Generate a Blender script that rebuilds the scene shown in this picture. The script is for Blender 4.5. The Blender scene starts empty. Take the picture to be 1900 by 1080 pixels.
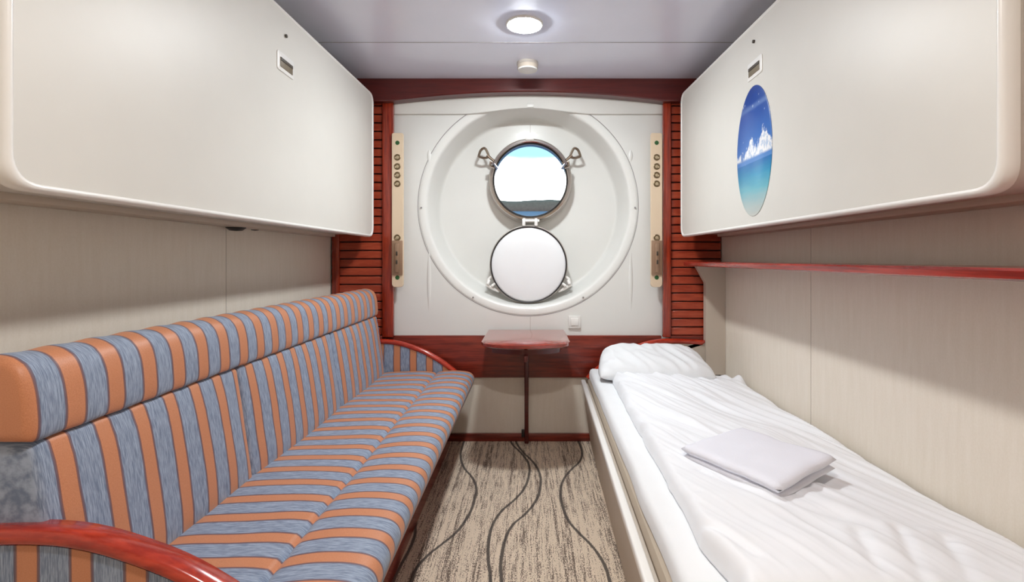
import bpy, bmesh, math, random
from mathutils import Vector, Matrix, noise
random.seed(4)
C = bpy.context.scene.collection
S = bpy.context.scene
PI = math.pi

# ------------------------------------------------------------------ camera
F = 928.0                      # focal length in pixels of the 1900 px wide frame
VX, VY = 984.0, 480.0          # vanishing point of the cabin's length
EYE = 1.08
cd = bpy.data.cameras.new('camera')
cam = bpy.data.objects.new('camera', cd); C.objects.link(cam)
cam.location = (0, 0, EYE); cam.rotation_euler = (PI/2, 0, 0)
cd.sensor_fit = 'HORIZONTAL'; cd.sensor_width = 36.0; cd.lens = F/1900*36
cd.shift_x = -(VX-950)/1900; cd.shift_y = -(540-VY)/1900
cd.clip_start = 0.02; cd.clip_end = 3000
S.camera = cam

# ------------------------------------------------------------------ world, exposure
LAMP = 385.0
ENTRY_FILL = 330.0  # strength of the added fill lamp
S.view_settings.view_transform = 'Standard'; S.view_settings.look = 'None'
S.view_settings.exposure = 0.0; S.view_settings.gamma = 1.0
S.view_settings.use_curve_mapping = False
w = bpy.data.worlds.new('sky'); S.world = w; w.use_nodes = True
wt = w.node_tree; wt.nodes.clear()
def wn(t, **k):
    n = wt.nodes.new(t)
    for a, b in k.items(): setattr(n, a, b)
    return n
tc = wn('ShaderNodeTexCoord'); mp = wn('ShaderNodeMapping'); mp.inputs['Scale'].default_value = (2.2, 2.2, 9)
nz = wn('ShaderNodeTexNoise'); nz.inputs['Scale'].default_value = 2.0; nz.inputs['Detail'].default_value = 6
rp = wn('ShaderNodeValToRGB')
rp.color_ramp.elements[0].position = .36; rp.color_ramp.elements[0].color = (.17, .205, .21, 1)
rp.color_ramp.elements[1].position = .52; rp.color_ramp.elements[1].color = (1.0, 1.0, 1.0, 1)
bg = wn('ShaderNodeBackground'); bg.inputs['Strength'].default_value = 5.0
ow = wn('ShaderNodeOutputWorld')
L = wt.links.new
L(tc.outputs['Generated'], mp.inputs['Vector']); L(mp.outputs['Vector'], nz.inputs['Vector'])
L(nz.outputs['Fac'], rp.inputs['Fac'])
sx_ = wn('ShaderNodeSeparateXYZ'); L(tc.outputs['Generated'], sx_.inputs[0])
ad = wn('ShaderNodeMath', operation='MULTIPLY_ADD'); L(nz.outputs['Fac'], ad.inputs[0]); ad.inputs[1].default_value = .05; L(sx_.outputs[2], ad.inputs[2])
mr = wn('ShaderNodeMapRange', interpolation_type='SMOOTHSTEP'); L(ad.outputs[0], mr.inputs[0]); mr.inputs[1].default_value = .204; mr.inputs[2].default_value = .230
mx = wn('ShaderNodeMix', data_type='RGBA'); L(mr.outputs[0], mx.inputs[0]); L(rp.outputs['Color'], mx.inputs[6]); mx.inputs[7].default_value = (.115, .205, .23, 1)
L(mx.outputs[2], bg.inputs['Color']); L(bg.outputs['Background'], ow.inputs['Surface'])

# ------------------------------------------------------------------ materials
def lin(c):
    f = lambda v: v/12.92 if v <= .04045 else ((v+.055)/1.055)**2.4
    return tuple(f(x/255) for x in c) + (1,)
class MT:
    """small node-graph helper"""
    def __init__(s, name):
        s.m = bpy.data.materials.new(name); s.m.use_nodes = True
        s.t = s.m.node_tree; s.b = s.t.nodes['Principled BSDF']
    def n(s, t, **k):
        n = s.t.nodes.new(t)
        for a, b in k.items(): setattr(n, a, b)
        return n
    def l(s, a, b): s.t.links.new(a, b)
    def v(s, sock, val):
        if isinstance(val, (int, float, tuple)): sock.default_value = val
        else: s.l(val, sock)
    def math(s, op, a, b=0, c=None):
        n = s.n('ShaderNodeMath', operation=op)
        s.v(n.inputs[0], a); s.v(n.inputs[1], b)
        if c is not None: s.v(n.inputs[2], c)
        return n.outputs[0]
    def mix(s, f, a, b):
        n = s.n('ShaderNodeMix', data_type='RGBA')
        s.v(n.inputs['Factor'], f); s.v(n.inputs[6], a); s.v(n.inputs[7], b)
        return n.outputs[2]
    def pos(s): return s.n('ShaderNodeNewGeometry').outputs['Position']
    def xyz(s, vec):
        n = s.n('ShaderNodeSeparateXYZ'); s.l(vec, n.inputs[0]); return n.outputs
    def noise(s, vec, scale, sc=(1, 1, 1), detail=3, rough=.5):
        m = s.n('ShaderNodeMapping'); s.l(vec, m.inputs['Vector']); m.inputs['Scale'].default_value = sc
        n = s.n('ShaderNodeTexNoise'); s.l(m.outputs[0], n.inputs['Vector'])
        n.inputs['Scale'].default_value = scale; n.inputs['Detail'].default_value = detail; n.inputs['Roughness'].default_value = rough
        return n.outputs['Fac']
    def step(s, val, lo, hi):
        n = s.n('ShaderNodeMapRange', interpolation_type='SMOOTHSTEP')
        s.v(n.inputs[0], val); n.inputs[1].default_value = lo; n.inputs[2].default_value = hi
        return n.outputs[0]
    def bump(s, h, strength, dist=.001):
        n = s.n('ShaderNodeBump'); n.inputs['Strength'].default_value = strength; n.inputs['Distance'].default_value = dist
        s.l(h, n.inputs['Height']); s.l(n.outputs[0], s.b.inputs['Normal'])
    def set(s, **k):
        for a, b in k.items():
            s.v(s.b.inputs[a.replace('_', ' ')], b)
        return s.m

def plain(name, rgb, rough=.5, metal=0, coat=0, spec=.5):
    m = MT(name); p = m.pos()
    c = lin(rgb); d = tuple(x*.93 for x in c[:3]) + (1,)
    m.set(Base_Color=m.mix(m.noise(p, 6, detail=4), d, c), Roughness=rough, Metallic=metal, Coat_Weight=coat)
    m.b.inputs['Specular IOR Level'].default_value = spec
    return m.m
def wood(name, a, b, sc, rough=.25, coat=.4):
    m = MT(name); p = m.pos()
    g = m.noise(p, 1, sc, detail=6, rough=.65)
    g2 = m.noise(p, 1, tuple(x*3.2 for x in sc), detail=3)
    k = m.step(m.math('ADD', m.math('MULTIPLY', g, .65), m.math('MULTIPLY', g2, .35)), .36, .64)
    m.set(Base_Color=m.mix(k, lin(a), lin(b)), Roughness=rough, Coat_Weight=coat, Coat_Roughness=.12)
    m.bump(g2, .08, .001)
    return m.m
M = {}
M['lacquer'] = plain('white lacquer', (221, 218, 211), .42)
M['rim'] = plain('white rim', (244, 242, 238), .3, coat=.3)
M['moulded'] = plain('white moulded panel', (232, 232, 228), .32, coat=.15)
M['ceil'] = plain('ceiling panel', (232, 234, 250), .28, coat=.4)
M['joint'] = plain('faint joint', (198, 192, 186), .6)
M['wjoint'] = plain('wallpaper joint', (188, 176, 162), .6)
M['seam'] = plain('seam grey', (165, 162, 165), .5)
M['coverwhite'] = plain('white cover enamel', (244, 246, 248), .35)
M['groove'] = plain('groove grey', (150, 145, 145), .6)
M['woodx'] = wood('mahogany along x', (96, 28, 18), (140, 50, 34), (3, 30, 44), .32, .2)
M['woody'] = wood('mahogany along y', (112, 20, 10), (165, 40, 24), (50, 3, 60))
M['woodz'] = wood('mahogany along z', (118, 30, 14), (172, 60, 32), (60, 40, 3))
M['tablewood'] = wood('table mahogany', (120, 34, 22), (160, 56, 38), (3, 40, 60), .18, 1.0)
M['slat'] = wood('slat mahogany', (150, 52, 30), (178, 76, 48), (5, 20, 30), .35, .2)
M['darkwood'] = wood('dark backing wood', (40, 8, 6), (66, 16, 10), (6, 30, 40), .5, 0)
M['beamwood'] = wood('dark red beam', (76, 18, 15), (96, 28, 23), (3, 40, 60), .3, .25)
M['armwood'] = wood('arm mahogany', (150, 34, 16), (190, 58, 32), (8, 30, 30), .2, .6)
M['chrome'] = plain('polished steel', (196, 188, 182), .18, 1)
M['bronze'] = plain('dull steel', (140, 126, 112), .3, 1)
M['black'] = plain('black rubber', (34, 28, 28), .5)
M['steel_dark'] = plain('dark plastic', (20, 20, 20), .4)
M['strip'] = plain('cream strip', (228, 206, 178), .4)
M['stripmetal'] = plain('brown metal', (158, 128, 104), .4, .3)
M['screw'] = plain('brass screw ring', (120, 102, 74), .35, .5)
M['screwin'] = plain('pale screw', (190, 172, 142), .35, .3)
M['green'] = plain('green plug', (44, 92, 48), .4)
M['plastic'] = plain('white plastic', (236, 234, 230), .35)
M['greyplastic'] = plain('grey beige plastic', (190, 182, 174), .45)
M['bedside'] = plain('greige bed laminate', (200, 187, 172), .5)
M['matt'] = plain('greige mattress', (182, 168, 150), .8)
M['slot'] = plain('slot', (120, 108, 88), .5)
M['slotin'] = plain('slot inside', (70, 62, 52), .5)

def wallpaper():
    m = MT('beige wallpaper'); p = m.pos()
    a = m.noise(p, 1, (60, 60, 7), detail=4, rough=.6)
    b = m.noise(p, 1, (220, 220, 160), detail=2)
    k = m.math('ADD', m.math('MULTIPLY', a, .6), m.math('MULTIPLY', b, .4))
    m.set(Base_Color=m.mix(m.step(k, .3, .7), lin((229, 219, 204)), lin((235, 226, 213))), Roughness=.62)
    m.bump(k, .08, .001)
    return m.m
M['wall'] = wallpaper()

def linen(name, rgb, scale=900, bs=.15):
    m = MT(name); p = m.pos()
    a = m.noise(p, scale, detail=2); b = m.noise(p, 14, detail=3)
    c = lin(rgb); d = tuple(x*.95 for x in c[:3]) + (1,)
    m.set(Base_Color=m.mix(b, d, c), Roughness=.85, Sheen_Weight=.1)
    m.bump(a, bs, .0008)
    return m.m
M['duvet'] = linen('white duvet cotton', (246, 248, 252))
M['sheet'] = linen('white sheet cotton', (242, 244, 246))
M['pillow'] = linen('white pillowcase cotton', (244, 247, 250))
M['towel'] = linen('white terry', (240, 241, 250), 260, .8)

def stripes(name, axis, phase, period=.094, dark=1.0):
    m = MT(name); p = m.pos(); c = m.xyz(p)
    x = c[axis]
    warp = m.math('MULTIPLY', m.math('SUBTRACT', m.noise(p, 9, detail=1), .5), .006)
    t = m.math('FRACT', m.math('DIVIDE', m.math('SUBTRACT', m.math('ADD', x, warp), phase-period/2), period))
    d = m.math('ABSOLUTE', m.math('SUBTRACT', t, .5))        # 0 at the middle of the orange stripe
    isblue = m.step(d, .192, .212)
    border = m.math('MULTIPLY', m.step(d, .165, .185), m.math('SUBTRACT', 1.0, m.step(d, .225, .245)))
    sc = [38, 38, 38]; sc[axis] = 560
    n1 = m.noise(p, 1, tuple(sc), detail=3, rough=.6)
    n2 = m.noise(p, 500, detail=1)
    blue = m.mix(m.step(n1, .32, .68), lin((104, 119, 143)), lin((158, 171, 192)))
    orange = m.mix(n2, lin((184, 114, 74)), lin((212, 144, 104)))
    col = m.mix(isblue, orange, blue)
    col = m.mix(m.math('MULTIPLY', border, .8), col, lin((96, 66, 76)))
    m.set(Base_Color=col, Roughness=m.math('ADD', .46, m.math('MULTIPLY', isblue, .22)), Sheen_Weight=.15)
    m.bump(m.math('ADD', n1, m.math('MULTIPLY', n2, .5)), .25, .0008)
    return m.m
M['str_roll'] = stripes('striped fabric head roll', 1, .963)
M['str_back'] = stripes('striped fabric back', 1, .935)
M['str_back2'] = stripes('striped fabric middle back', 1, 1.567)
M['str_back3'] = stripes('striped fabric far back', 1, 2.355)
M['str_seat'] = stripes('striped fabric seat', 1, .976)
M['str_arm'] = stripes('striped fabric arm', 0, -.77)

# carpet: woven streaks and wavy dark lines ------------------------------------------------
def floor_pt(zx, zy):
    x, y = 700+.28947*zx, 800+.28947*zy
    Y = EYE*F/(y-VY); return ((x-VX)*Y/F, Y)
CURVES = [
 [(545,100),(535,170),(560,240),(610,300),(635,370),(625,430),(600,510),(560,580),(500,655),(400,735),(310,810),(250,880),(220,960)],
 [(855,65),(930,150),(970,210),(970,290),(940,370),(880,440),(800,510),(740,600),(715,700),(710,800),(725,960)],
 [(890,65),(930,130),(1000,200),(1040,270),(1045,360),(1020,440),(950,530),(870,600),(825,680),(800,780),(790,880),(795,960)],
 [(1290,65),(1310,120),(1300,190),(1240,250),(1190,320),(1175,400),(1190,490),(1230,580),(1290,650),(1370,730),(1430,810),(1470,890),(1490,960)],
 [(330,300),(290,420),(245,600),(240,670),(200,770),(150,860),(100,960)],
]
def carpet():
    m = MT('streaked carpet'); p = m.pos(); c = m.xyz(p)
    a = m.noise(p, 1, (170, 9, 1), detail=3, rough=.75)
    b = m.noise(p, 1, (46, 1.3, 1), detail=3, rough=.6)
    f = m.noise(p, 1, (420, 120, 1), detail=2)
    k = m.math('ADD', m.math('ADD', m.math('MULTIPLY', a, .55), m.math('MULTIPLY', b, .45)), m.math('MULTIPLY', m.math('SUBTRACT', f, .5), .6))
    ground = m.mix(b, lin((208, 188, 166)), lin((236, 218, 196)))
    col = m.mix(m.math('MULTIPLY', m.step(k, .505, .555), .9), ground, lin((92, 74, 66)))
    tot = None
    y0, y1 = .4, 3.0
    tt = m.math('DIVIDE', m.math('SUBTRACT', c[1], y0), y1-y0)
    for cv in CURVES:
        pts = sorted([( (Y-y0)/(y1-y0), (X+1)/2) for X, Y in (floor_pt(*q) for q in cv)])
        fc = m.n('ShaderNodeFloatCurve'); cu = fc.mapping.curves[0]
        pts = [(0, pts[0][1]+.03)] + pts + [(1, pts[-1][1])]
        cu.points[0].location = pts[0]; cu.points[1].location = pts[-1]
        for q in pts[1:-1]: cu.points.new(*q)
        fc.mapping.update()
        m.l(tt, fc.inputs['Value'])
        fx = m.math('SUBTRACT', m.math('MULTIPLY', fc.outputs[0], 2), 1)
        d = m.math('ABSOLUTE', m.math('SUBTRACT', c[0], fx))
        d = m.math('ADD', d, m.math('MULTIPLY', m.math('SUBTRACT', f, .5), .014))
        line = m.math('SUBTRACT', 1.0, m.step(d, .0045, .0075))
        tot = line if tot is None else m.math('MAXIMUM', tot, line)
    col = m.mix(m.math('MULTIPLY', tot, .9), col, lin((58, 52, 50)))
    m.set(Base_Color=col, Roughness=.9)
    m.bump(m.math('ADD', a, f), .4, .002)
    return m.m
M['carpet'] = carpet()

def beach():
    m = MT('beach picture print'); p = m.pos(); c = m.xyz(p)
    def ramp(val, lo, hi, stops):
        mr = m.n('ShaderNodeMapRange'); m.l(val, mr.inputs[0]); mr.inputs[1].default_value = lo; mr.inputs[2].default_value = hi
        r = m.n('ShaderNodeValToRGB'); e = r.color_ramp.elements
        e[0].position, e[0].color = stops[0][0], lin(stops[0][1])
        e[1].position, e[1].color = stops[-1][0], lin(stops[-1][1])
        for q, cc in stops[1:-1]:
            n = e.new(q); n.color = lin(cc)
        m.l(mr.outputs[0], r.inputs['Fac']); return r.outputs['Color']
    z = c[2]
    sky = ramp(z, 1.455, 1.75, [(0, (86, 140, 205)), (.25, (52, 112, 190)), (.6, (34, 84, 168)), (1, (22, 62, 140))])
    wz = m.math('ADD', z, m.math('MULTIPLY', m.math('SUBTRACT', m.noise(p, 1, (1, 9, 60), detail=3), .5), .03))
    sea = ramp(wz, 1.245, 1.455, [(0, (200, 202, 196)), (.25, (172, 196, 198)), (.5, (110, 184, 200)), (.75, (48, 150, 192)), (1, (18, 108, 178))])
    fc = m.n('ShaderNodeFloatCurve'); cu = fc.mapping.curves[0]
    tt = m.math('DIVIDE', m.math('SUBTRACT', c[1], 1.78), .34)
    pts = [(0, .35), (.1, .62), (.22, .95), (.34, .60), (.42, .55), (.52, .80), (.62, .45), (.78, .34), (1, .25)]
    cu.points[0].location = pts[0]; cu.points[1].location = pts[-1]
    for q in pts[1:-1]: cu.points.new(*q)
    fc.mapping.update(); m.l(tt, fc.inputs['Value'])
    top = m.math('ADD', 1.462, m.math('MULTIPLY', fc.outputs[0], .115))
    n = m.noise(p, 30, detail=4, rough=.6)
    top = m.math('ADD', top, m.math('MULTIPLY', m.math('SUBTRACT', n, .5), .10))
    cl = m.math('MULTIPLY', m.step(m.math('SUBTRACT', top, z), 0, .016), m.step(z, 1.468, 1.482))
    cloudc = m.mix(m.step(m.noise(p, 60, detail=3), .35, .6), lin((176, 198, 226)), lin((244, 244, 246)))
    sky = m.mix(cl, sky, cloudc)
    band = m.math('MULTIPLY', m.step(z, 1.655, 1.668), m.math('SUBTRACT', 1, m.step(z, 1.668, 1.69)))
    sky = m.mix(m.math('MULTIPLY', band, .3), sky, lin((150, 180, 220)))
    vo = m.n('ShaderNodeTexVoronoi'); m.l(p, vo.inputs['Vector']); vo.inputs['Scale'].default_value = 26
    dots = m.math('SUBTRACT', 1, m.step(vo.outputs['Distance'], .10, .17))
    sky = m.mix(m.math('MULTIPLY', dots, .45), sky, lin((220, 230, 245)))
    col = m.mix(m.step(z, 1.453, 1.457), sea, sky)
    m.set(Base_Color=col, Roughness=.3)
    return m.m
M['beach'] = beach()

def emit(name, rgb, st):
    m = MT(name); n = m.noise(m.pos(), 20)
    m.set(Base_Color=(.8, .8, .8, 1), Emission_Color=rgb, Emission_Strength=st, Roughness=m.math('ADD', m.math('MULTIPLY', n, .05), .4))
    return m.m
M['lampglow'] = emit('lamp diffuser', (.93, .98, 1.0, 1), LAMP)
M['entryfill'] = emit('entry fill diffuser', (1.0, .95, .90, 1), ENTRY_FILL)
def glass():
    m = MT('porthole glass')
    m.set(Base_Color=(.97, .99, 1, 1), Roughness=m.math('MULTIPLY', m.noise(m.pos(), 5), .02), Transmission_Weight=1.0, IOR=1.02)
    return m.m
M['glass'] = glass()
def seamat():
    m = MT('sea water'); p = m.pos()
    n = m.noise(p, 1, (.3, .05, 1), detail=4)
    m.set(Base_Color=m.mix(n, lin((58, 78, 124)), lin((84, 106, 150))), Roughness=.6)
    m.bump(n, .5, .1); return m.m
M['sea'] = seamat()
def forest():
    m = MT('wooded shore'); p = m.pos()
    m.set(Base_Color=m.mix(m.noise(p, .35, detail=5), lin((88, 76, 72)), lin((124, 110, 102))), Roughness=.9); return m.m
M['forest'] = forest()

# ------------------------------------------------------------------ geometry helpers
BASE = {}
def tag(o, label=None, cat=None, group=None, kind=None):
    if label: o['label'] = label
    if cat: o['category'] = cat
    if group: o['group'] = group
    if kind: o['kind'] = kind
    return o
def empty(name, loc, label=None, cat=None, group=None, kind=None):
    o = bpy.data.objects.new(name, None); C.objects.link(o); o.location = loc; o.empty_display_size = .05
    BASE[o.name] = Vector(loc)
    return tag(o, label, cat, group, kind)
def link(name, bm, mat, parent=None, base=None, smooth=True, angle=35):
    """bm is in cabin coordinates; the object gets its own origin"""
    off = BASE[parent.name] if parent else Vector(base or (0, 0, 0))
    bmesh.ops.recalc_face_normals(bm, faces=bm.faces)
    bmesh.ops.translate(bm, verts=bm.verts, vec=-off)
    me = bpy.data.meshes.new(name); bm.to_mesh(me); bm.free()
    mats = mat if isinstance(mat, (list, tuple)) else [mat]
    for q in mats: me.materials.append(M[q])
    if smooth:
        me.polygons.foreach_set('use_smooth', [True]*len(me.polygons))
        try: me.set_sharp_from_angle(angle=math.radians(angle))
        except Exception: pass
    o = bpy.data.objects.new(name, me); C.objects.link(o)
    if parent: o.parent = parent
    else: o.location = off
    BASE[o.name] = off
    return o
def nb(): return bmesh.new()
def hexa(bm, p, bev=0, seg=2):
    """p: 8 corners, bottom loop then top loop"""
    v = [bm.verts.new(q) for q in p]
    fs = [bm.faces.new([v[i] for i in f]) for f in ((3,2,1,0),(4,5,6,7),(0,1,5,4),(1,2,6,5),(2,3,7,6),(3,0,4,7))]
    if bev:
        es = list({e for f in fs for e in f.edges})
        bmesh.ops.bevel(bm, geom=es, offset=bev, segments=seg, profile=.5, affect='EDGES', clamp_overlap=True)
    return bm
def box(bm, x0, x1, y0, y1, z0, z1, bev=0, seg=2):
    return hexa(bm, [(x0,y0,z0),(x1,y0,z0),(x1,y1,z0),(x0,y1,z0),(x0,y0,z1),(x1,y0,z1),(x1,y1,z1),(x0,y1,z1)], bev, seg)
def loft(bm, loops, cap=True, closed=True):
    rows = [[bm.verts.new(p) for p in lp] for lp in loops]
    n = len(rows[0])
    for a, b in zip(rows, rows[1:]):
        for i in range(n if closed else n-1):
            j = (i+1) % n
            bm.faces.new((a[i], a[j], b[j], b[i]))
    if cap:
        bm.faces.new(rows[0][::-1]); bm.faces.new(rows[-1])
    return rows
def circle(c, r, n=64, axis='Y', rz=None):
    out = []
    for i in range(n):
        a = 2*PI*i/n; u, v = r*math.cos(a), (rz or r)*math.sin(a)
        out.append({'Y': (c[0]+u, c[1], c[2]+v), 'Z': (c[0]+u, c[1]+v, c[2]), 'X': (c[0], c[1]+u, c[2]+v)}[axis])
    return out
def lathe(bm, c, prof, n=64, axis='Y', cap=True):
    """prof: list of (radius, offset along axis)"""
    k = {'X': 0, 'Y': 1, 'Z': 2}[axis]; loops = []
    for r, d in prof:
        q = list(c); q[k] += d; loops.append(circle(q, max(r, 1e-4), n, axis))
    return loft(bm, loops, cap)
def tube(bm, pts, r, n=10, closed=False):
    pts = [Vector(p) for p in pts]; m = len(pts); rows = []
    ref = Vector((0, 1, 0))
    for i, p in enumerate(pts):
        if closed: t = pts[(i+1) % m]-pts[i-1]
        else: t = pts[min(i+1, m-1)]-pts[max(i-1, 0)]
        t.normalize(); a = t.cross(ref)
        if a.length < .1: a = t.cross(Vector((1, 0, 0)))
        a.normalize(); b = t.cross(a)
        rr = r[i] if isinstance(r, (list, tuple)) else r
        rows.append([bm.verts.new(p+a*rr*math.cos(2*PI*k/n)+b*rr*math.sin(2*PI*k/n)) for k in range(n)])
    for i in range(m if closed else m-1):
        A, B = rows[i], rows[(i+1) % m]
        for k in range(n): bm.faces.new((A[k], A[(k+1) % n], B[(k+1) % n], B[k]))
    if not closed: bm.faces.new(rows[0][::-1]); bm.faces.new(rows[-1])
def roundpoly(pts, rad, seg=6):
    """rounded corners for a closed 2-D polygon; rad: number or one per corner"""
    out = []; n = len(pts)
    for i in range(n):
        p = Vector(pts[i]); a = Vector(pts[i-1])-p; b = Vector(pts[(i+1) % n])-p
        r = rad[i] if isinstance(rad, (list, tuple)) else rad
        if r <= 0: out.append(tuple(p)); continue
        la, lb = a.length, b.length; a.normalize(); b.normalize()
        ang = a.angle(b); d = min(r/math.tan(ang/2), la*.49, lb*.49)
        p0, p1 = p+a*d, p+b*d
        for k in range(seg+1):
            t = k/seg
            q = p0*(1-t)**2+p*2*t*(1-t)+p1*t*t
            out.append(tuple(q))
    return out
def along_y(bm, prof, y0, y1, er=.015, seg=4, mid=1, fn=None):
    """XZ profile swept along Y with softly rounded ends"""
    cx = sum(p[0] for p in prof)/len(prof); cz = sum(p[1] for p in prof)/len(prof)
    hw = max(abs(p[0]-cx) for p in prof); hh = max(abs(p[1]-cz) for p in prof)
    st = []
    for k in range(seg+1):
        a = PI/2*k/seg; st.append((y0+er*(1-math.sin(a)), er*(1-math.cos(PI/2-a))))
    st = [(y0+er*(1-math.cos(PI/2*k/seg)), er*(1-math.sin(PI/2*k/seg))) for k in range(seg+1)]
    body = [(y0+er+(y1-y0-2*er)*k/mid, 0) for k in range(1, mid)]
    en = [(y1-(a-y0), b) for a, b in st][::-1]
    loops = []
    for y, ins in st+body+en:
        lp = []
        for x, z in prof:
            X = cx+(x-cx)*(1-ins/hw); Z = cz+(z-cz)*(1-ins/hh)
            if fn: X, Z = fn(X, y, Z)
            lp.append((X, y, Z))
        loops.append(lp)
    loft(bm, loops)
def px(x, y, Y): return Vector(((x-VX)*Y/F, Y, EYE-(y-VY)*Y/F))
def seg_pts(pts, n=6):
    """Catmull-Rom through 2-D points"""
    out = []; P = [pts[0]]+list(pts)+[pts[-1]]
    for i in range(1, len(P)-2):
        p0, p1, p2, p3 = (Vector(q) for q in P[i-1:i+3])
        for k in range(n):
            t = k/n
            out.append(tuple(.5*((2*p1)+(p2-p0)*t+(2*p0-5*p1+4*p2-p3)*t*t+(3*p1-p0-3*p2+p3)*t**3)))
    out.append(tuple(pts[-1])); return out

# ------------------------------------------------------------------ cabin shell
XL, XR, YB, CEIL, YN = -1.172, 1.127, 2.98, 2.12, -.75
st = lambda name, bm, mat, **k: tag(link(name, bm, mat, **k), kind='structure')
b = nb(); box(b, XL-.1, XR+.1, YN-.1, 3.45, -.1, 0); st('floor', b, 'carpet', smooth=False)
b = nb(); box(b, XL-.1, XR+.1, YN-.1, 3.45, CEIL, CEIL+.1)
cl = st('ceiling', b, 'ceil', smooth=False)
for y in (2.402, 1.62, .84):
    b = nb(); box(b, XL, XR, y, y+.004, CEIL-.0015, CEIL+.001); link('panel_joint', b, 'seam', cl, smooth=False)
b = nb(); box(b, XL-.1, XL, YN-.1, 3.45, 0, CEIL); wl = st('wall_left', b, 'wall', smooth=False)
b = nb(); box(b, XR, XR+.1, YN-.1, 3.45, 0, CEIL); wr = st('wall_right', b, 'wall', smooth=False)
for y, p, x in ((1.925, wl, XL), (.95, wl, XL), (2.007, wr, XR), (1.0, wr, XR)):
    b = nb(); box(b, x-.0008, x+.0008, y, y+.002, .02, CEIL-.01); link('panel_joint', b, 'wjoint', p, smooth=False)
b = nb(); box(b, XL, XR, YN-.1, YN, 0, CEIL); st('wall_near', b, 'wall', smooth=False)
b = nb(); box(b, XL, XR, YB, YB+.05, 0, .60); st('wall_far_lower', b, 'wall', smooth=False)

# outboard wall: white moulded panel with the round dish
CX, CZ, YI = -.013, 1.395, 3.195
PX, PZ = 0.0, 1.569
x0, x1, z0, z1 = -.90, .86, .60, CEIL
b = nb(); N = 160
def rectpt(a):
    c, s = math.cos(a), math.sin(a)
    t = min([q for q in (((x1-CX)/c if c > 0 else (x0-CX)/c) if abs(c) > 1e-6 else 9, ((z1-CZ)/s if s > 0 else (z0-CZ)/s) if abs(s) > 1e-6 else 9)])
    return (CX+c*t, YB, CZ+s*t)
loops = [[rectpt(2*PI*(i+.5)/N) for i in range(N)]]
for r, d in ((.664, 0), (.655, 0), (.654, .004), (.650, .004), (.649, .000), (.645, -.0005), (.632, .001), (.618, .003), (.610, .006), (.604, .013), (.600, .030), (.586, .110), (.575, .175), (.571, .196), (.566, .207), (.559, .213), (.550, .215), (.538, .215)):
    loops.append([(CX+r*math.cos(2*PI*(i+.5)/N), YB+d, CZ+r*math.sin(2*PI*(i+.5)/N)) for i in range(N)])
loops.append([(PX+.26*math.cos(2*PI*(i+.5)/N), YI, PZ+.26*math.sin(2*PI*(i+.5)/N)) for i in range(N)])
loft(b, loops, cap=False)
wf = st('wall_far', b, 'moulded', angle=50)
b = nb(); lathe(b, (CX, YB, CZ), [(.6545, -.0006), (.6585, -.0008), (.6585, .002), (.6545, .003)], 160, cap=False)
link('dish_seam', b, 'groove', wf)
for a in (181, 239, 301, 359):
    c = (CX+.636*math.cos(math.radians(a)), YB-.006, CZ+.636*math.sin(math.radians(a)))
    b = nb(); lathe(b, c, [(.0001, -.004), (.004, -.003), (.005, 0), (.005, .003)], 12); link('screw', b, 'groove', wf)
for x in (-.603, .598):      # soft vertical flutes moulded in the panel, interrupted by the dish
    for za, zb in ((.765, 1.13), (1.655, 1.73)):
        b = nb()
        pts = [(x, YB+.012, za+(zb-za)*t/8) for t in range(9)]
        tube(b, pts, [.012, .014, .016, .0175, .018, .0175, .016, .014, .012], 20); link('flute', b, 'moulded', wf)
for za, zb, y in ((.626, .735, YB), (1.845, 1.935, YI)):
    b = nb(); box(b, -.0015, .0015, y-.0012, y+.001, za, zb); link('panel_joint', b, 'joint', wf, smooth=False)
# strip above the dish
b = nb(); loops = []
for i in range(89):
    x = -.90+.02*i; t = max(0, 1-abs(x+.013)/.40); z = 1.938+.036*t*t*(3-2*t)*1.0
    loops.append([(x, 2.962, z+.004), (x, 2.966, z), (x, 2.979, z), (x, 2.979, CEIL-.002), (x, 2.962, CEIL-.002)])
loft(b, loops); st('trim_1', b, 'moulded', angle=50)
b = nb(); box(b, -.02, .02, 2.956, 2.963, 1.976, 1.998, .002); link('clip', b, 'moulded', wf)
# hull plate and tube behind
b = nb(); lathe(b, (PX, YI, PZ), [(.2265, -.065), (.2300, -.02), (.252, .09), (.265, .10)], 96, cap=False)
tt = st('wall_hull_sleeve', b, 'greyplastic')
b = nb()
lp = [[(PX+.9*(1 if math.cos(a) > 0 else -1)*min(1, abs(math.cos(a))*1.5)*1.2, 3.285, PZ-.4+1.1*math.sin(a)*1.3) for a in [2*PI*(i+.5)/96 for i in range(96)]],
      [(PX+.262*math.cos(2*PI*(i+.5)/96), 3.285, PZ+.262*math.sin(2*PI*(i+.5)/96)) for i in range(96)]]
loft(b, lp, cap=False); st('wall_hull', b, 'greyplastic', smooth=False)

# ------------------------------------------------------------------ porthole
wd = empty('window_1', (PX, YI, PZ), kind='structure')
b = nb(); lathe(b, (PX, YI, PZ), [(.262, .004), (.266, -.01), (.262, -.05), (.256, -.075), (.250, -.085)], 96, cap=False)
link('housing', b, 'greyplastic', wd)
b = nb(); lathe(b, (PX, YI, PZ), [(.256, -.074), (.256, -.090), (.250, -.098), (.238, -.100), (.232, -.094), (.229, -.07), (.2265, -.02), (.2265, .0)], 96, cap=False)
link('porthole_ring', b, 'chrome', wd)
b = nb(); lathe(b, (PX, YI, PZ), [(.2275, -.070), (.2275, -.064)], 96); link('glass', b, 'glass', wd)
b = nb(); lathe(b, (PX, YI, PZ), [(.2285, -.090), (.2245, -.088), (.2245, -.070), (.2285, -.070)], 96, cap=False); link('gasket', b, 'black', wd)
b = nb(); box(b, -.030, .022, 3.085, 3.125, PZ+.243, PZ+.268, .006); link('catch', b, 'rim', wd)
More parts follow.
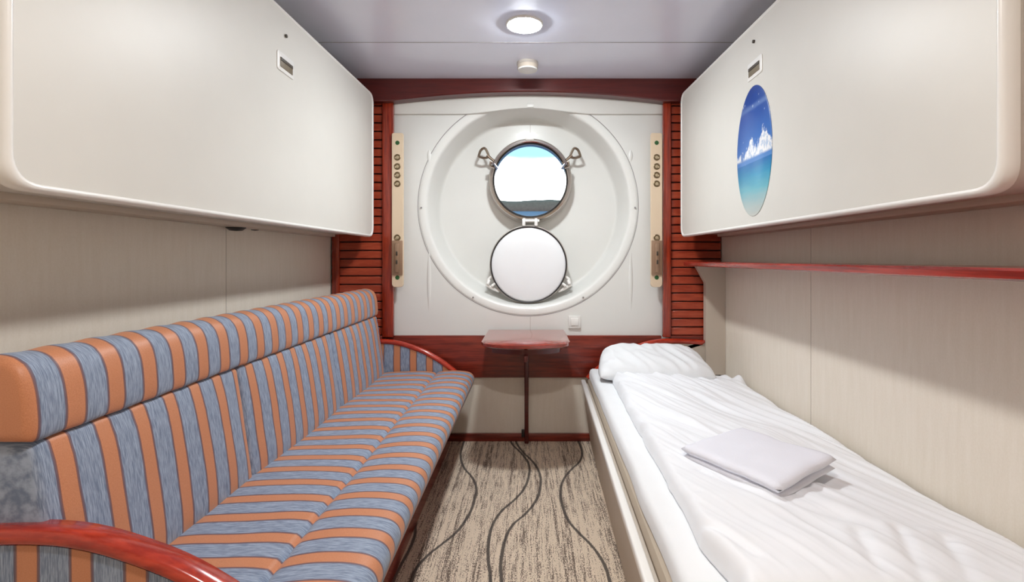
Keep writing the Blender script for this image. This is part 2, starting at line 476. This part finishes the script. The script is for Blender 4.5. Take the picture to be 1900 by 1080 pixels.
# wing nuts with triangular loop handles
for sx in (-1, 1):
    b = nb()
    p = (lambda x, y, Y: px(x, y, Y)) if sx < 0 else (lambda x, y, Y: px(2*982.5-x, y, Y))
    tri = seg_pts([(888, 290), (892, 279), (899, 275), (904, 282), (906, 291), (897, 293), (888, 290)], 4)[:-1]
    tube(b, [p(x, y, 3.11) for x, y in tri], .0078, 8, closed=True)
    tube(b, [p(904, 288, 3.11), p(913, 296, 3.11), p(922, 303, 3.115)], [.010, .008, .009], 10)
    wn_ = link('wing_nut', b, 'bronze', wd)
    b = nb(); tube(b, [p(911, 300, 3.07), p(909, 308, 3.08), p(917, 312, 3.09)], [.009, .010, .009], 10)
    tube(b, [p(915, 303, 3.06), p(922, 312, 3.12)], .010, 10)
    link('lug', b, 'chrome', wd)
# hinge between porthole and cover
b = nb()
for dx in (-.045, .03): box(b, PX-.005+dx, PX-.005+dx+.02, 3.045, 3.12, 1.278, 1.325, .005)
tube(b, [(-.05, 3.07, 1.312), (.055, 3.07, 1.312)], .009, 12)
link('hinge', b, 'rim', wd)
# hinged deadlight cover, hanging open
LC = (-.0105, 3.05, 1.044)
b = nb(); lathe(b, LC, [(.0005, -.009), (.15, -.008), (.215, -.005), (.2255, .001), (.2255, .01)], 96, cap=False)
cv = link('deadlight_cover', b, 'coverwhite', wd)
b = nb(); lathe(b, LC, [(.2255, .002), (.226, -.004), (.230, -.006), (.2335, -.003), (.2345, .004), (.2335, .012)], 96, cap=False); link('gasket', b, 'black', cv)
b = nb(); lathe(b, LC, [(.22, .008), (.2335, .008), (.240, .016), (.240, .034), (.22, .044), (.001, .05)], 96, cap=False); link('cover_body', b, 'greyplastic', cv)
for sx in (-1, 1):
    b = nb()
    q = lambda x, y, Y=3.07: px(x if sx < 0 else 2*981-x, y, Y)
    tube(b, [q(918, 508), q(907, 518), q(904, 529), q(914, 535), q(926, 541)], [.006, .010, .011, .010, .007], 8)
    tube(b, [q(908, 520, 3.055), q(905, 527, 3.045)], .010, 10)
    tube(b, [q(912, 531, 3.045), q(920, 525, 3.06)], .008, 10)
    link('lug', b, 'rim', cv)

# ------------------------------------------------------------------ mahogany surround
# beam with arched lower edge
b = nb(); xs = [XL+.001+(XR-XL-.002)*i/60 for i in range(61)]
def arch(x):
    t = min(1, abs(x-.0+.02)/.80)
    return 2.044-(2.044-1.990)*t**1.9
loopsA = []
for x in xs:
    z = arch(x)
    loopsA.append([(x, 2.885, z+.006), (x, 2.891, z), (x, 2.957, z), (x, 2.957, CEIL-.001), (x, 2.885, CEIL-.001)])
loft(b, loopsA); st('trim_2', b, 'beamwood', angle=30)
b = nb(); box(b, -.867, -.803, 2.925, 2.957, .62, 1.992, .003); st('trim_3', b, 'woodz')
b = nb(); box(b, .778, .824, 2.925, 2.957, .62, 1.992, .003); st('trim_4', b, 'woodz')
b = nb(); box(b, XL, .776, 2.958, YB+.02, .376, .624, .003)
box(b, .776, XR, 2.958, YB+.02, .376, .60, .003)
st('trim_5', b, 'woodx')
b = nb(); box(b, XL, XR, 2.955, YB, 0, .043, .003); st('baseboard_far', b, 'woodx')
# side panels of slats
def louvre(x0, x1, label, outer):
    r = empty('louvred_panel', ((x0+x1)/2, 2.95, .60), label, 'louvred panel', 'slatted mahogany panels beside the porthole wall')
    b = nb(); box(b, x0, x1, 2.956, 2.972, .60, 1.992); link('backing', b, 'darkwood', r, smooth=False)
    b = nb(); n = 0; z = .632
    while z < 1.985:
        hexa(b, [(x0+.004, 2.938, z), (x1-.004, 2.938, z), (x1-.004, 2.9555, z+.002), (x0+.004, 2.9555, z+.002),
                 (x0+.004, 2.941, z+.0425), (x1-.004, 2.941, z+.0425), (x1-.004, 2.9555, z+.0435), (x0+.004, 2.9555, z+.0435)], .002, 1)
        z += .0500
    link('slats', b, 'slat', r)
    b = nb(); box(b, x0, x1, 2.928, 2.956, .595, .628, .003)
    link('bottom_rail', b, 'woodx', r)
    if outer:
        b = nb(); box(b, XL+.012, XL+.052, 2.926, 2.9555, .63, 1.985, .003); link('edge_stile', b, 'woodz', r)
    return r
louvre(XL+.002, -.868, 'slatted red mahogany panel behind the far end of the striped sofa', True)
louvre(.825, XR-.002, 'slatted red mahogany panel above the pillow end of the bed', False)

# fitted cream strips with screws
def strip(xc, label, side):
    r = empty('bunk_latch_rail', (xc, 2.92, .914), label, 'latch rail', 'cream latch rails beside the porthole')
    za, zb, hw = .914, 1.812, .0335
    b = nb()
    prof = roundpoly([(xc-hw, za), (xc+hw, za), (xc+hw, zb), (xc-hw, zb)], [.022, .022, .012, .012], 6)
    loft(b, [[(x, 2.9245, z) for x, z in prof], [(x, 2.912, z) for x, z in prof], [(x+(xc-x)*.08, 2.909, z+(1.36-z)*.004) for x, z in prof]])
    if side > 0: pass
    link('rail_plate', b, 'strip', r)
    b = nb(); box(b, xc-hw+.002, xc+hw-.002, 2.900, 2.911, .985, 1.185, .003); 
    box(b, xc-.012, xc+.012, 2.893, 2.902, 1.0, 1.17, .003)
    k = link('pocket', b, 'stripmetal', r)
    for z in (1.06, 1.11):
        b = nb(); box(b, xc-.005, xc+.005, 2.890, 2.8935, z-.012, z+.012, .002); link('slot', b, 'slotin', k)
    for y in (292, 309, 325, 341, 441):
        z = EYE-(y-VY)*2.909/F
        b = nb(); lathe(b, (xc, 2.909, z), [(.0185, .002), (.019, -.002), (.016, -.004), (.0105, -.002), (.0095, -.001)], 24, cap=False)
        s = link('screw', b, 'screw', r)
        b = nb(); lathe(b, (xc, 2.909, z), [(.0105, .0), (.009, -.003), (.001, -.004)], 20); link('screw_head', b, 'screwin', s)
    for y in (265, 515):
        z = EYE-(y-VY)*2.909/F
        b = nb(); lathe(b, (xc, 2.909, z), [(.0125, .002), (.0125, -.001), (.001, -.002)], 20); link('plug', b, 'green', r)
strip(-.773, 'cream vertical latch rail with screws, on the sofa side of the porthole', -1)
strip(.735, 'cream vertical latch rail with screws, on the bed side of the porthole', 1)

# ------------------------------------------------------------------ folded upper bunks
def bunk(side, xf, y0, y1, label):
    xw = XL if side < 0 else XR
    r = empty('upper_bunk', (xw-side*.12, (y0+y1)/2, 1.204), label, 'bunk', 'folded white upper bunks')
    zb = 1.204
    def top(y): return 2.022-.030*(y1-y)
    def lp(x, ins, rad=.055):
        q = roundpoly([(y0+ins, zb+ins), (y1-ins, zb+ins), (y1-ins, top(y1)-ins), (y0+ins, top(y0)-ins)], rad, 8)
        return [(x, y, z) for y, z in q]
    b = nb(); s = side
    loft(b, [lp(xw-s*.001, .012), lp(xf+s*.05, .012), lp(xf+s*.035, .004), lp(xf+s*.03, 0)])
    link('bunk_body', b, 'greyplastic' if False else 'lacquer', r, angle=50)
    b = nb()
    loft(b, [lp(xf+s*.034, .0), lp(xf+s*.024, -.002), lp(xf+s*.007, -.002), lp(xf+s*.001, .001), lp(xf-s*.002, .005), lp(xf-s*.001, .010), lp(xf+s*.0045, .0125)], cap=False)
    link('edge_rim', b, 'rim', r, angle=60)
    b = nb()
    loft(b, [lp(xf+s*.03, .012), lp(xf+s*.0035, .012)]); fp = link('front_panel', b, 'lacquer', r, angle=50)
    # recessed pull plate and keyhole
    yc = xf*F/((531 if s < 0 else 1399.5)-VX); zc = EYE+(VY-(121 if s < 0 else 127))*yc/F
    b = nb()
    q = roundpoly([(yc-.062, zc-.034), (yc+.062, zc-.034), (yc+.062, zc+.034), (yc-.062, zc+.034)], .010, 4)
    mk = lambda x, k: [(x, yc+(y-yc)*k, zc+(z-zc)*k) for y, z in q]
    loft(b, [mk(xf+s*.004, 1), mk(xf+s*.000, 1), mk(xf-s*.001, .96)])
    pl = link('pull_plate', b, 'rim', r)
    b = nb(); box(b, min(xf-s*.0005, xf-s*.003), max(xf-s*.0005, xf-s*.003), yc-.046, yc+.046, zc-.021, zc+.014, .001); pk = link('pull_recess', b, 'slot', pl)
    b = nb(); box(b, min(xf-s*.0028, xf-s*.005), max(xf-s*.0028, xf-s*.005), yc-.044, yc+.044, zc+.001, zc+.013, .001); link('pull_lip', b, 'slotin', pk)
    yk = xf*F/((531 if s < 0 else 1398)-VX); zk = EYE+(VY-(67 if s < 0 else 77))*yk/F
    b = nb(); lathe(b, (xf+s*.003, yk, zk), [(.0065, .002), (.0065, -.006 if s > 0 else .006), (.001, -.006 if s > 0 else .006)], 16, axis='X'); link('keyhole', b, 'slotin', r)
    # hinge rail beneath
    b = nb(); box(b, min(xw-s*.02, xw-s*.10), max(xw-s*.02, xw-s*.10), y0+.1, y1-.12, zb-.004, zb+.02, .004); link('under_rail', b, 'bedside', r)
    return r
BL = bunk(-1, -.900, .86, 2.87, 'folded white upper bunk above the striped sofa')
BR = bunk(1, .863, .915, 2.87, 'folded white upper bunk with beach picture above the bed')
b = nb(); lathe(b, (-1.130, 1.92, 1.206), [(.001, -.020), (.022, -.018), (.034, -.009), (.036, .0)], 24, axis='Z'); link('latch', b, 'steel_dark', BL)
b = nb(); lathe(b, (-1.145, 2.08, 1.206), [(.001, -.010), (.014, -.008), (.018, 0)], 16, axis='Z'); link('peg', b, 'steel_dark', BL)

# beach picture, oval, on the right bunk
b = nb(); cy, cz = 1.94, 1.497
el = lambda x, k: [(x, cy+.150*k*math.cos(2*PI*i/80), cz+.252*k*math.sin(2*PI*i/80)) for i in range(80)]
loft(b, [el(.8665, 1), el(.8645, 1), el(.8635, .985)])
o = link('wall_picture', b, 'beach', None, base=(.8645, cy, cz), angle=60)
tag(o, 'oval picture of clouds over a turquoise beach on the right upper bunk', 'picture')

# ------------------------------------------------------------------ ceiling fittings
def lamp(x, y, glow, label):
    r = empty('ceiling_lamp', (x, y, CEIL), label, 'ceiling lamp')
    b = nb(); lathe(b, (x, y, CEIL), [(.082, -.0), (.082, -.006), (.079, -.0095), (.075, -.0095), (.072, -.003), (.0715, .0)], 64, axis='Z', cap=False); link('bezel', b, 'plastic', r)
    b = nb(); lathe(b, (x, y, CEIL), [(.0715, -.002), (.070, -.008), (.062, -.0135), (.045, -.018), (.022, -.020), (.001, -.021)], 32, axis='Z', cap=False); link('diffuser', b, glow, r)
    return r
lamp(-.026, 2.214, 'lampglow', 'round glowing ceiling downlight in a white ring')
lamp(-.026, .35, 'entryfill', 'round fill downlight added out of view above the cabin entry end')  # unseen lamp, added as fill to lift the shadows
r = empty('smoke_detector', (-.0145, 2.655, CEIL), 'small round white smoke detector on the ceiling near the beam', 'smoke detector')
b = nb(); lathe(b, (-.0145, 2.655, CEIL), [(.056, -.0), (.056, -.012), (.052, -.016)], 48, axis='Z'); link('base', b, 'greyplastic', r)
b = nb(); lathe(b, (-.0145, 2.655, CEIL), [(.053, -.014), (.054, -.033), (.052, -.036)], 48, axis='Z', cap=False); link('shaded_side', b, 'bedside', r)  # side of the cover, its shade put into the greige colour
b = nb(); lathe(b, (-.0145, 2.655, CEIL), [(.053, -.035), (.050, -.041), (.001, -.043)], 48, axis='Z', cap=False); link('cover', b, 'plastic', r)

# ------------------------------------------------------------------ light switch
r = empty('light_switch', (.263, YB-.004, .66), 'square white light switch on the wall right of the table', 'switch')
b = nb(); box(b, .226, .300, 2.968, 2.9795, .665, .740, .004); link('plate', b, 'plastic', r)
b = nb(); box(b, .240, .286, 2.963, 2.969, .683, .727, .003); link('rocker', b, 'rim', r)

# ------------------------------------------------------------------ table
r = empty('wall_table', (-.02, 2.95, 0), 'small half round red mahogany table under the porthole', 'table')
def ttop(ins, z):
    pts = [(-.252+ins, 2.957)]
    for i in range(0, 33):
        t = i/32; x = -.252+ins+(.456-2*ins)*t
        u = (x+.024)/(.228-ins)
        y = 2.565-(.130-ins*.5)*math.sqrt(max(0, 1-abs(u)**2.0))*.82 - .012*(1-abs(u)) + ins*.9
        if i in (0, 32): y = 2.58+ins
        pts.append((x, y))
    pts.append((.204-ins, 2.957))
    return [(x, y, z) for x, y in pts]
b = nb(); loft(b, [ttop(.006, .632), ttop(.0, .638), ttop(0, .652), ttop(.008, .660)]); link('tabletop', b, 'tablewood', r, angle=40)
b = nb(); loft(b, [ttop(.042, .598), ttop(.038, .633)]); link('apron', b, 'beamwood', r, angle=40)
b = nb(); box(b, -.034, -.010, 2.915, 2.945, 0, .60, .006); lg = link('leg', b, 'beamwood', r)
b = nb(); box(b, -.032, -.012, 2.46, 2.94, .570, .600, .004); link('support_arm', b, 'beamwood', r)
b = nb(); box(b, -.052, -.034, 2.93, 2.95, .035, .075, .003); link('foot_bracket', b, 'black', r)

# ------------------------------------------------------------------ striped sofa
SY0, SY1 = .905, 2.880
sofa = empty('sofa', (-.75, 1.9, 0), 'long blue and orange striped sofa with red wooden arms', 'sofa')
# seat cushion with a lengthwise seam
sp = seg_pts([(-.325, .372), (-.320, .395), (-.328, .418), (-.350, .433), (-.39, .440), (-.45, .441), (-.50, .436), (-.528, .430)], 4)
sp = sp[:-1] + [(-.534, .424), (-.540, .4175), (-.546, .424)] + seg_pts([(-.552, .4285), (-.60, .433), (-.70, .432), (-.80, .428), (-.86, .420)], 4)
sp += [(-.90, .41), (-.90, .33), (-.36, .33), (-.335, .345)]
def seatfn(x, y, z):
    if z > .40: z += .0022*math.sin(y*9+x*7)+.0025*noise.noise(Vector((x*5, y*4, 3)))
    return x, z
b = nb(); along_y(b, sp, SY0, SY1, .02, 4, 60, seatfn); link('seat_cushion', b, 'str_seat', sofa, angle=60)
# three back cushions
bp = roundpoly([(-.828, .405), (-.880, .752), (-.99, .752), (-.97, .405)], [.015, .013, .01, .01], 5)
bp2 = []
for i in range(len(bp)):       # subdivide the long front edge so it can bulge
    a, c = Vector(bp[i]), Vector(bp[(i+1) % len(bp)])
    n = 10 if (a-c).length > .2 else 1
    for k in range(n): bp2.append(tuple(a.lerp(c, k/n)))
cuts = [.86, 1.512, 2.210, SY1]
for k in range(3):
    ya, yb = cuts[k]+.001, cuts[k+1]-.001
    def fn(x, y, z, ya=ya, yb=yb):
        if x > -.93:
            u = (y-ya)/(yb-ya); v = (z-.405)/.347
            x += .012*(max(0, 1-(2*u-1)**6))*max(0, 1-(2*v-1)**4)-.004+.0025*noise.noise(Vector((y*8, z*8, 1)))
        return x, z
    b = nb(); along_y(b, bp2, max(ya, SY0-.02), yb, .016, 5, 26, fn); link('back_cushion', b, ('str_back', 'str_back2', 'str_back3')[k], sofa, angle=60)
# long head roll
hp = seg_pts([(-.881, .755), (-.875, .764), (-.873, .790), (-.878, .843), (-.890, .880), (-.910, .900), (-.937, .908), (-.965, .904), (-.99, .88), (-1.0, .80), (-.995, .755)], 4)
def rollfn(x, y, z):
    s = .0035*math.sin(2*PI*(y-.963)/.094)
    return x+(s if x > -.9 else 0)*.5, z+(.0015*math.sin(2*PI*(y-.963)/.094) if z > .86 else 0)
b = nb(); along_y(b, hp, .87, SY1-.004, .02, 5, 170, rollfn); link('head_roll', b, 'str_roll', sofa, angle=60)
b = nb(); box(b, -1.165, -.985, .90, SY1, 0, .80, .006); link('back_frame', b, 'darkwood', sofa)
b = nb(); box(b, -.98, -.462, .92, SY1, 0, .329, .004); link('base', b, 'woody', sofa)
b = nb(); box(b, -.470, -.355, .92, SY1, .300, .3295, .004); link('front_rail', b, 'beamwood', sofa)
# arms
AR = seg_pts([(-1.10, .604), (-.95, .612), (-.84, .613), (-.76, .603), (-.68, .580), (-.60, .548), (-.52, .502), (-.45, .452), (-.385, .392)], 6)
def arm(y0, y1):
    n = len(AR); h = .026
    nrm = []
    for i, p in enumerate(AR):
        a, c = Vector(AR[max(0, i-1)]), Vector(AR[min(n-1, i+1)]); t = (c-a).normalized(); nrm.append(Vector((t.y, -t.x)))
    b = nb(); ext = [(p[0]+nv.x*h, p[1]+nv.y*h) for p, nv in zip(AR, nrm)]
    poly = ext+[(AR[-1][0]-.02, .345), (-.468, .335), (-.468, .05), (AR[0][0], .05)]
    ya, yb = y0+.006, y1-.006
    loft(b, [[(x, ya, z) for x, z in poly], [(x, yb, z) for x, z in poly]])
    a = link('arm_panel', b, 'str_arm', sofa, angle=25)
    b = nb(); loops = []
    for p, nv in zip(AR, nrm):
        P = Vector(p); e = .007
        q = [(0, e), (e, 0), (y1-y0-e, 0), (y1-y0, e), (y1-y0, h-e), (y1-y0-e, h), (e, h), (0, h-e)]
        loops.append([(P.x+nv.x*v, y0+u, P.y+nv.y*v) for u, v in q])
    loft(b, loops); link('arm_rail', b, 'armwood', sofa, angle=50)
arm(.852, .902)
arm(2.882, 2.9235)

# ------------------------------------------------------------------ bed
BY0, BY1 = .72, 2.925
sk = lambda y: -.026*(BY1-y)
bed = empty('bed', (.7, 1.85, 0), 'single bed with greige side panel and white rail along the right wall', 'bed')
def skbox(bm, xa, xb, z0_, z1_, ya=BY0, yb=BY1, bev=.004, top=None, xbt=None, xat=None):
    xat = xa if xat is None else xat; xbt = xb if xbt is None else xbt
    hexa(bm, [(xa+sk(ya), ya, z0_), (xb, ya, z0_), (xb, yb, z0_), (xa+sk(yb), yb, z0_),
              (xat+sk(ya), ya, z1_), (xbt, ya, z1_), (xbt, yb, z1_), (xat+sk(yb), yb, z1_)], bev)
b = nb(); skbox(b, .352, 1.118, 0, .352, xat=.305); link('base', b, 'bedside', bed)
b = nb()
hexa(b, [(.296+sk(BY0), BY0, .350), (.322+sk(BY0), BY0, .350), (.322, BY1, .350), (.296, BY1, .350),
         (.296+sk(BY0), BY0, .374), (.322+sk(BY0), BY0, .374), (.322, BY1, .374), (.296, BY1, .374)], .006, 3)
link('side_rail', b, 'rim', bed)
b = nb(); skbox(b, .328, 1.112, .353, .390, BY0+.01, BY1-.006, .02, xat=.338); link('mattress', b, 'matt', bed)
# head panel: curved rail over a greige board, mirrored from the sofa's arm
b = nb(); n = len(AR)
HA = [(-(x)+.0, z) for x, z in AR]                      # +x side
HA = [(x-.06 if x < 1.05 else 1.0, z+.0) for x, z in HA]
hs = []
for x, z in HA:
    if x <= 1.008: hs.append((x, z))
hs = sorted(hs)
h = .026
nr = []
for i, p in enumerate(hs):
    a, c = Vector(hs[max(0, i-1)]), Vector(hs[min(len(hs)-1, i+1)]); t = (c-a).normalized(); nr.append(Vector((t.y, -t.x)))
poly = [(p[0]+v.x*h, p[1]+v.y*h) for p, v in zip(hs, nr)]+[(hs[-1][0], .393), (hs[0][0]+.02, .393)]
loft(b, [[(x, 2.906, z) for x, z in poly], [(x, 2.922, z) for x, z in poly]]); hb = link('headboard', b, 'bedside', bed, angle=25)
b = nb(); loops = []
for p, v in zip(hs, nr):
    q = [(0, .005), (.005, 0), (.027, 0), (.027, h), (.005, h), (0, h-.005)]
    loops.append([(p[0]+v.x*d, 2.898+u, p[1]+v.y*d) for u, d in q])
loft(b, loops); link('headboard_rail', b, 'armwood', hb, angle=50)

# sheet
b = nb(); loops = []
for j in range(71):
    y = BY0+.02+(2.895-BY0-.02)*j/70
    xl = .350+sk(y)*.85+.005*noise.noise(Vector((y*4, 0, 5)))
    zz = .002*noise.noise(Vector((y*6, 2, 0)))
    prof = [(xl-.008, .3925+zz), (xl-.007, .424), (xl, .437+zz), (xl+.012, .4425+zz)]
    for i in range(1, 15): prof.append((xl+.012+(1.095-xl)*i/15, .4425-.038*i/15+.0018*noise.noise(Vector((i*.8, y*5, 7)))))
    prof += [(1.108, .402), (1.112, .398), (1.112, .395), (1.10, .3915), (xl+.01, .3915)]
    loops.append([(x, y, z) for x, z in prof])
loft(b, loops); o = link('bed_sheet', b, 'sheet', None, base=(.7, 1.85, .44), angle=60)
tag(o, 'flat white sheet stretched over the mattress, showing along the aisle edge', 'sheet')

# duvet
def dleft(y):
    p = [(.7, .350), (.95, .395), (1.096, .372), (1.237, .382), (1.485, .388), (1.833, .395), (2.3, .412), (2.76, .430)]
    for (a, va), (c, vc) in zip(p, p[1:]):
        if y <= c: 
            t = (y-a)/(c-a); return va+(vc-va)*t+.006*noise.noise(Vector((y*7, 1, 1)))+.003*noise.noise(Vector((y*25, 1, 1)))
    return p[-1][1]
def ridge(u, v, f, s):
    n_ = noise.noise(Vector((u*f, v*1.6, s)))
    return (1-abs(n_)*2.2)
def onbed(x, y, z=.485):
    p = px(x, y, (EYE-z)*F/(y-VY)); return (p.x, p.y)
CREASE = [(onbed(*a), onbed(*c), d_, w_) for a, c, d_, w_ in (
    ((1284, 962), (1400, 1036), .016, .012), ((1180, 802), (1236, 842), .010, .012), ((1228, 882), (1290, 915), .010, .012),
    ((1160, 752), (1215, 790), .007, .010), ((1592, 985), (1635, 1060), .012, .014), ((1668, 975), (1712, 1065), .012, .013),
    ((1755, 985), (1800, 1060), .012, .015), ((1440, 925), (1640, 975), .008, .022), ((1300, 870), (1420, 925), .008, .014),
    ((1560, 900), (1690, 960), .007, .016))]
def dh(x, y):
    ca, sa = .914, .406                                # folds run from the pillow's aisle side to the foot's wall side
    u = x*ca+(y)*sa; v = -x*sa+y*ca
    u += .03*noise.noise(Vector((x*3, y*3, 0)))
    w_ = .015*ridge(u, v, 11, 3)+.011*ridge(u, v, 22, 8)+.004*ridge(u, v, 48, 5)
    w_ *= .55+.45*noise.noise(Vector((x*2.2, y*1.8, 9)))+.25
    w_ *= .35+.65*max(0, min(1, (y-1.15)/.6))
    for (ax, ay), (bx, by), dep, wd_ in CREASE:
        L2 = (bx-ax)**2+(by-ay)**2; t = max(0, min(1, ((x-ax)*(bx-ax)+(y-ay)*(by-ay))/L2))
        d2 = (x-ax-(bx-ax)*t)**2+(y-ay-(by-ay)*t)**2
        w_ -= .65*dep*(1-.6*t)*math.exp(-d2/wd_**2)
        w_ += dep*.25*(1-.6*t)*math.exp(-(math.sqrt(d2)-wd_*2.2)**2/(wd_*1.3)**2)
    broad = .012*noise.noise(Vector((x*3, y*2.2, 4)))
    near = max(0, min(1, (1.45-y)/.4))
    puff = near*.018*(1+.6*noise.noise(Vector((x*7, y*7, 2))))
    return w_+broad+puff
NX, NY = 150, 300; Y0, Y1 = .885, 2.715
b = nb(); grid = []
for j in range(NY+1):
    y = Y0+(Y1-Y0)*j/NY; xl = dleft(y); xr = 1.112; row = []
    for i in range(NX+1):
        s = i/NX; x = xl+(xr-xl)*s
        yy = y + .012*noise.noise(Vector((x*5, 0, 6)))*(j/NY)
        dl = (x-xl); dr = (xr-x); dt = (Y1-y); db = y-Y0
        e = lambda d, w_: math.sqrt(max(0, 1-(1-min(1, d/w_))**2))
        ed = e(dl, .028)*e(dr, .06)*e(dt, .03)*e(db, .075)
        crown = .026+.016*math.sin(PI*min(1, max(0, s)))
        slope = -.014*s; tilt = -.040*s; bumpc = .045*math.exp(-(((x-1.085)/.03)**2+((y-2.60)/.05)**2))+.02*math.exp(-(((x-1.05)/.05)**2+((y-2.70)/.03)**2))
        drop = -.012*max(0, 1-dr/.08)
        z = .4475+tilt+ed*(max(.006, crown+dh(x, y)+slope))+bumpc*e(dr, .02)
        row.append(b.verts.new((x, yy, z)))
    grid.append(row)
for j in range(NY):
    for i in range(NX): b.faces.new((grid[j][i], grid[j][i+1], grid[j+1][i+1], grid[j+1][i]))
bd = [grid[0][i] for i in range(NX+1)]+[grid[j][NX] for j in range(1, NY+1)]+[grid[NY][i] for i in range(NX-1, -1, -1)]+[grid[j][0] for j in range(NY-1, 0, -1)]
lowv = [b.verts.new((v.co.x, v.co.y, .4445-.040*max(0, (v.co.x-.37)/.74))) for v in bd]
for i in range(len(bd)):
    j = (i+1) % len(bd); b.faces.new((bd[i], bd[j], lowv[j], lowv[i]))
b.faces.new(lowv)
o = link('duvet', b, 'duvet', None, base=(.75, 1.7, .445), angle=180)
tag(o, 'wrinkled white duvet spread over the bed below the pillow', 'duvet')

# pillow
def pillow():
    b = nb(); n = 64; W, D, H = .285, .180, .070
    def sgn(v): return -1 if v < 0 else 1
    vs = {}
    for side in (1, -1):
        for i in range(n+1):
            for j in range(n+1):
                u, v = -1+2*i/n, -1+2*j/n
                edge = (i in (0, n) or j in (0, n))
                if side < 0 and edge: vs[(side, i, j)] = vs[(1, i, j)]; continue
                pin = 1-.07*(1-abs(u)**2)*abs(v)**3 if False else 1
                X = u*W*math.sqrt(1-.10*v**4)*(1-.085*v); Y = v*D*math.sqrt(1-.16*u**4)
                t = max(0, (1-u**4))*max(0, (1-v**4))
                z = side*H*t**.55*(1 if side > 0 else .8)
                wr = .010*(1-abs(noise.noise(Vector((X*14+Y*8, Y*5, 3+side))))*2.5)+.007*noise.noise(Vector((X*9, Y*14, side)))
                wr += .010*abs(u)**3*math.sin(Y*60+X*20)*.4
                z += wr*min(1, t*3)
                vs[(side, i, j)] = b.verts.new((X, Y, z))
    for side in (1, -1):
        for i in range(n):
            for j in range(n):
                b.faces.new((vs[(side, i, j)], vs[(side, i+1, j)], vs[(side, i+1, j+1)], vs[(side, i, j+1)]))
    m = Matrix.Translation((.660, 2.712, .508)) @ Matrix.Rotation(math.radians(-3), 4, 'Z') @ Matrix.Rotation(math.radians(13), 4, 'X')
    bmesh.ops.transform(b, matrix=m, verts=b.verts)
    return b
o = link('pillow', pillow(), 'pillow', None, base=(.672, 2.745, .45), angle=180)
tag(o, 'plump white pillow leaning at the head of the bed', 'pillow')

# folded towel
tw = empty('folded_towel', (.66, 1.44, .48), 'folded white terry towel lying on the duvet', 'towel')
A_, B_, C_, D_ = Vector((.455, 1.512)), Vector((.618, 1.238)), Vector((.860, 1.405)), Vector((.712, 1.680))
def slab(z0_, z1_, k, open_edge):
    b = nb(); n = 26; rows = []
    cen = (A_+B_+C_+D_)/4
    def P(u, v):
        q = (A_.lerp(D_, v)).lerp(B_.lerp(C_, v), u)
        q = cen+(q-cen)*k
        return q
    tv = {}
    for sd in (1, -1):
        for i in range(n+1):
            for j in range(n+1):
                u, v = i/n, j/n
                if sd < 0 and (i in (0, n) or j in (0, n)): tv[(sd, i, j)] = tv[(1, i, j)]; continue
                d = min(u, 1-u, v, 1-v); e = math.sqrt(max(0, 1-(1-min(1, d/.10))**2))
                q = P(u, v); q = q+Vector((noise.noise(Vector((u*5, v*5, 1))), noise.noise(Vector((u*5, v*5, 9)))))*.006; mid = (z0_+z1_)/2; hh = (z1_-z0_)/2
                lift = .012*max(0, u-.5)*2*max(0, v-.4)
                z = mid+sd*hh*e+lift+.006*noise.noise(Vector((q.x*9, q.y*9, z0_*30)))
                tv[(sd, i, j)] = b.verts.new((q.x, q.y, z))
    for sd in (1, -1):
        for i in range(n):
            for j in range(n): b.faces.new((tv[(sd, i, j)], tv[(sd, i+1, j)], tv[(sd, i+1, j+1)], tv[(sd, i, j+1)]))
    return b
b = slab(.472, .494, .985, 1); link('lower_fold', b, 'towel', tw, angle=180)
b = slab(.493, .522, 1.0, 1); link('upper_fold', b, 'towel', tw, angle=180)

# ------------------------------------------------------------------ shelf on the right wall
sh = empty('wall_shelf', (1.0, 1.9, 1.04), 'long narrow shelf with glossy red edge on the wall above the bed', 'shelf')
def shl(z, ins):
    q = roundpoly([(XR-.001, .3+ins), (XR-.001, 2.922-ins), (.905+ins, 2.922-ins), (.858+ins, 2.80), (.858+ins, .3+ins)], [0, 0, .04, .05, 0], 6)
    return [(x, y, z) for x, y in q]
b = nb(); loft(b, [shl(1.040, .005), shl(1.044, 0), shl(1.058, 0), shl(1.063, .005)]); link('shelf_board', b, 'woody', sh, angle=40)
b = nb()
q = [(XR-.001, .41), (XR-.001, 1.039), (.957, 1.039), (1.0125, .94), (1.0125, .41)]
loft(b, [[(x, 2.885, z) for x, z in q], [(x, 2.924, z) for x, z in q]]); link('end_support', b, 'bedside', sh, smooth=False)

# ------------------------------------------------------------------ outside: water and wooded shore
b = nb(); ty = .1013
box(b, -900, 900, 0, 1200, -.5, 0)
bmesh.ops.transform(b, matrix=Matrix.Translation((0, 6, -1.6)) @ Matrix.Rotation(math.atan(ty), 4, 'X'), verts=b.verts)
o = link('sea', b, 'sea', None, base=(0, 6, -1.6), smooth=False); tag(o, 'blue strip of sea outside the porthole', 'sea')
b = nb(); lpn = []; YH = 500.0; zsea = -1.6+(YH-6)*ty
for i in range(161):
    x = -400+5*i
    h_ = 12.5+1.6*noise.noise(Vector((x*.03, 0, 0)))+1.4*noise.noise(Vector((x*.12, 4, 0)))+.8*noise.noise(Vector((x*.4, 7, 0)))
    lpn.append([(x, YH-4, zsea-3), (x, YH+2, zsea+h_*.7), (x, YH+14, zsea+h_), (x, YH+60, zsea+h_*.9), (x, YH+80, zsea-3)])
loft(b, lpn); o = link('wooded_shore', b, 'forest', None, base=(0, YH, zsea), angle=180); tag(o, 'dark wooded shoreline beyond the water seen through the porthole', 'shoreline')
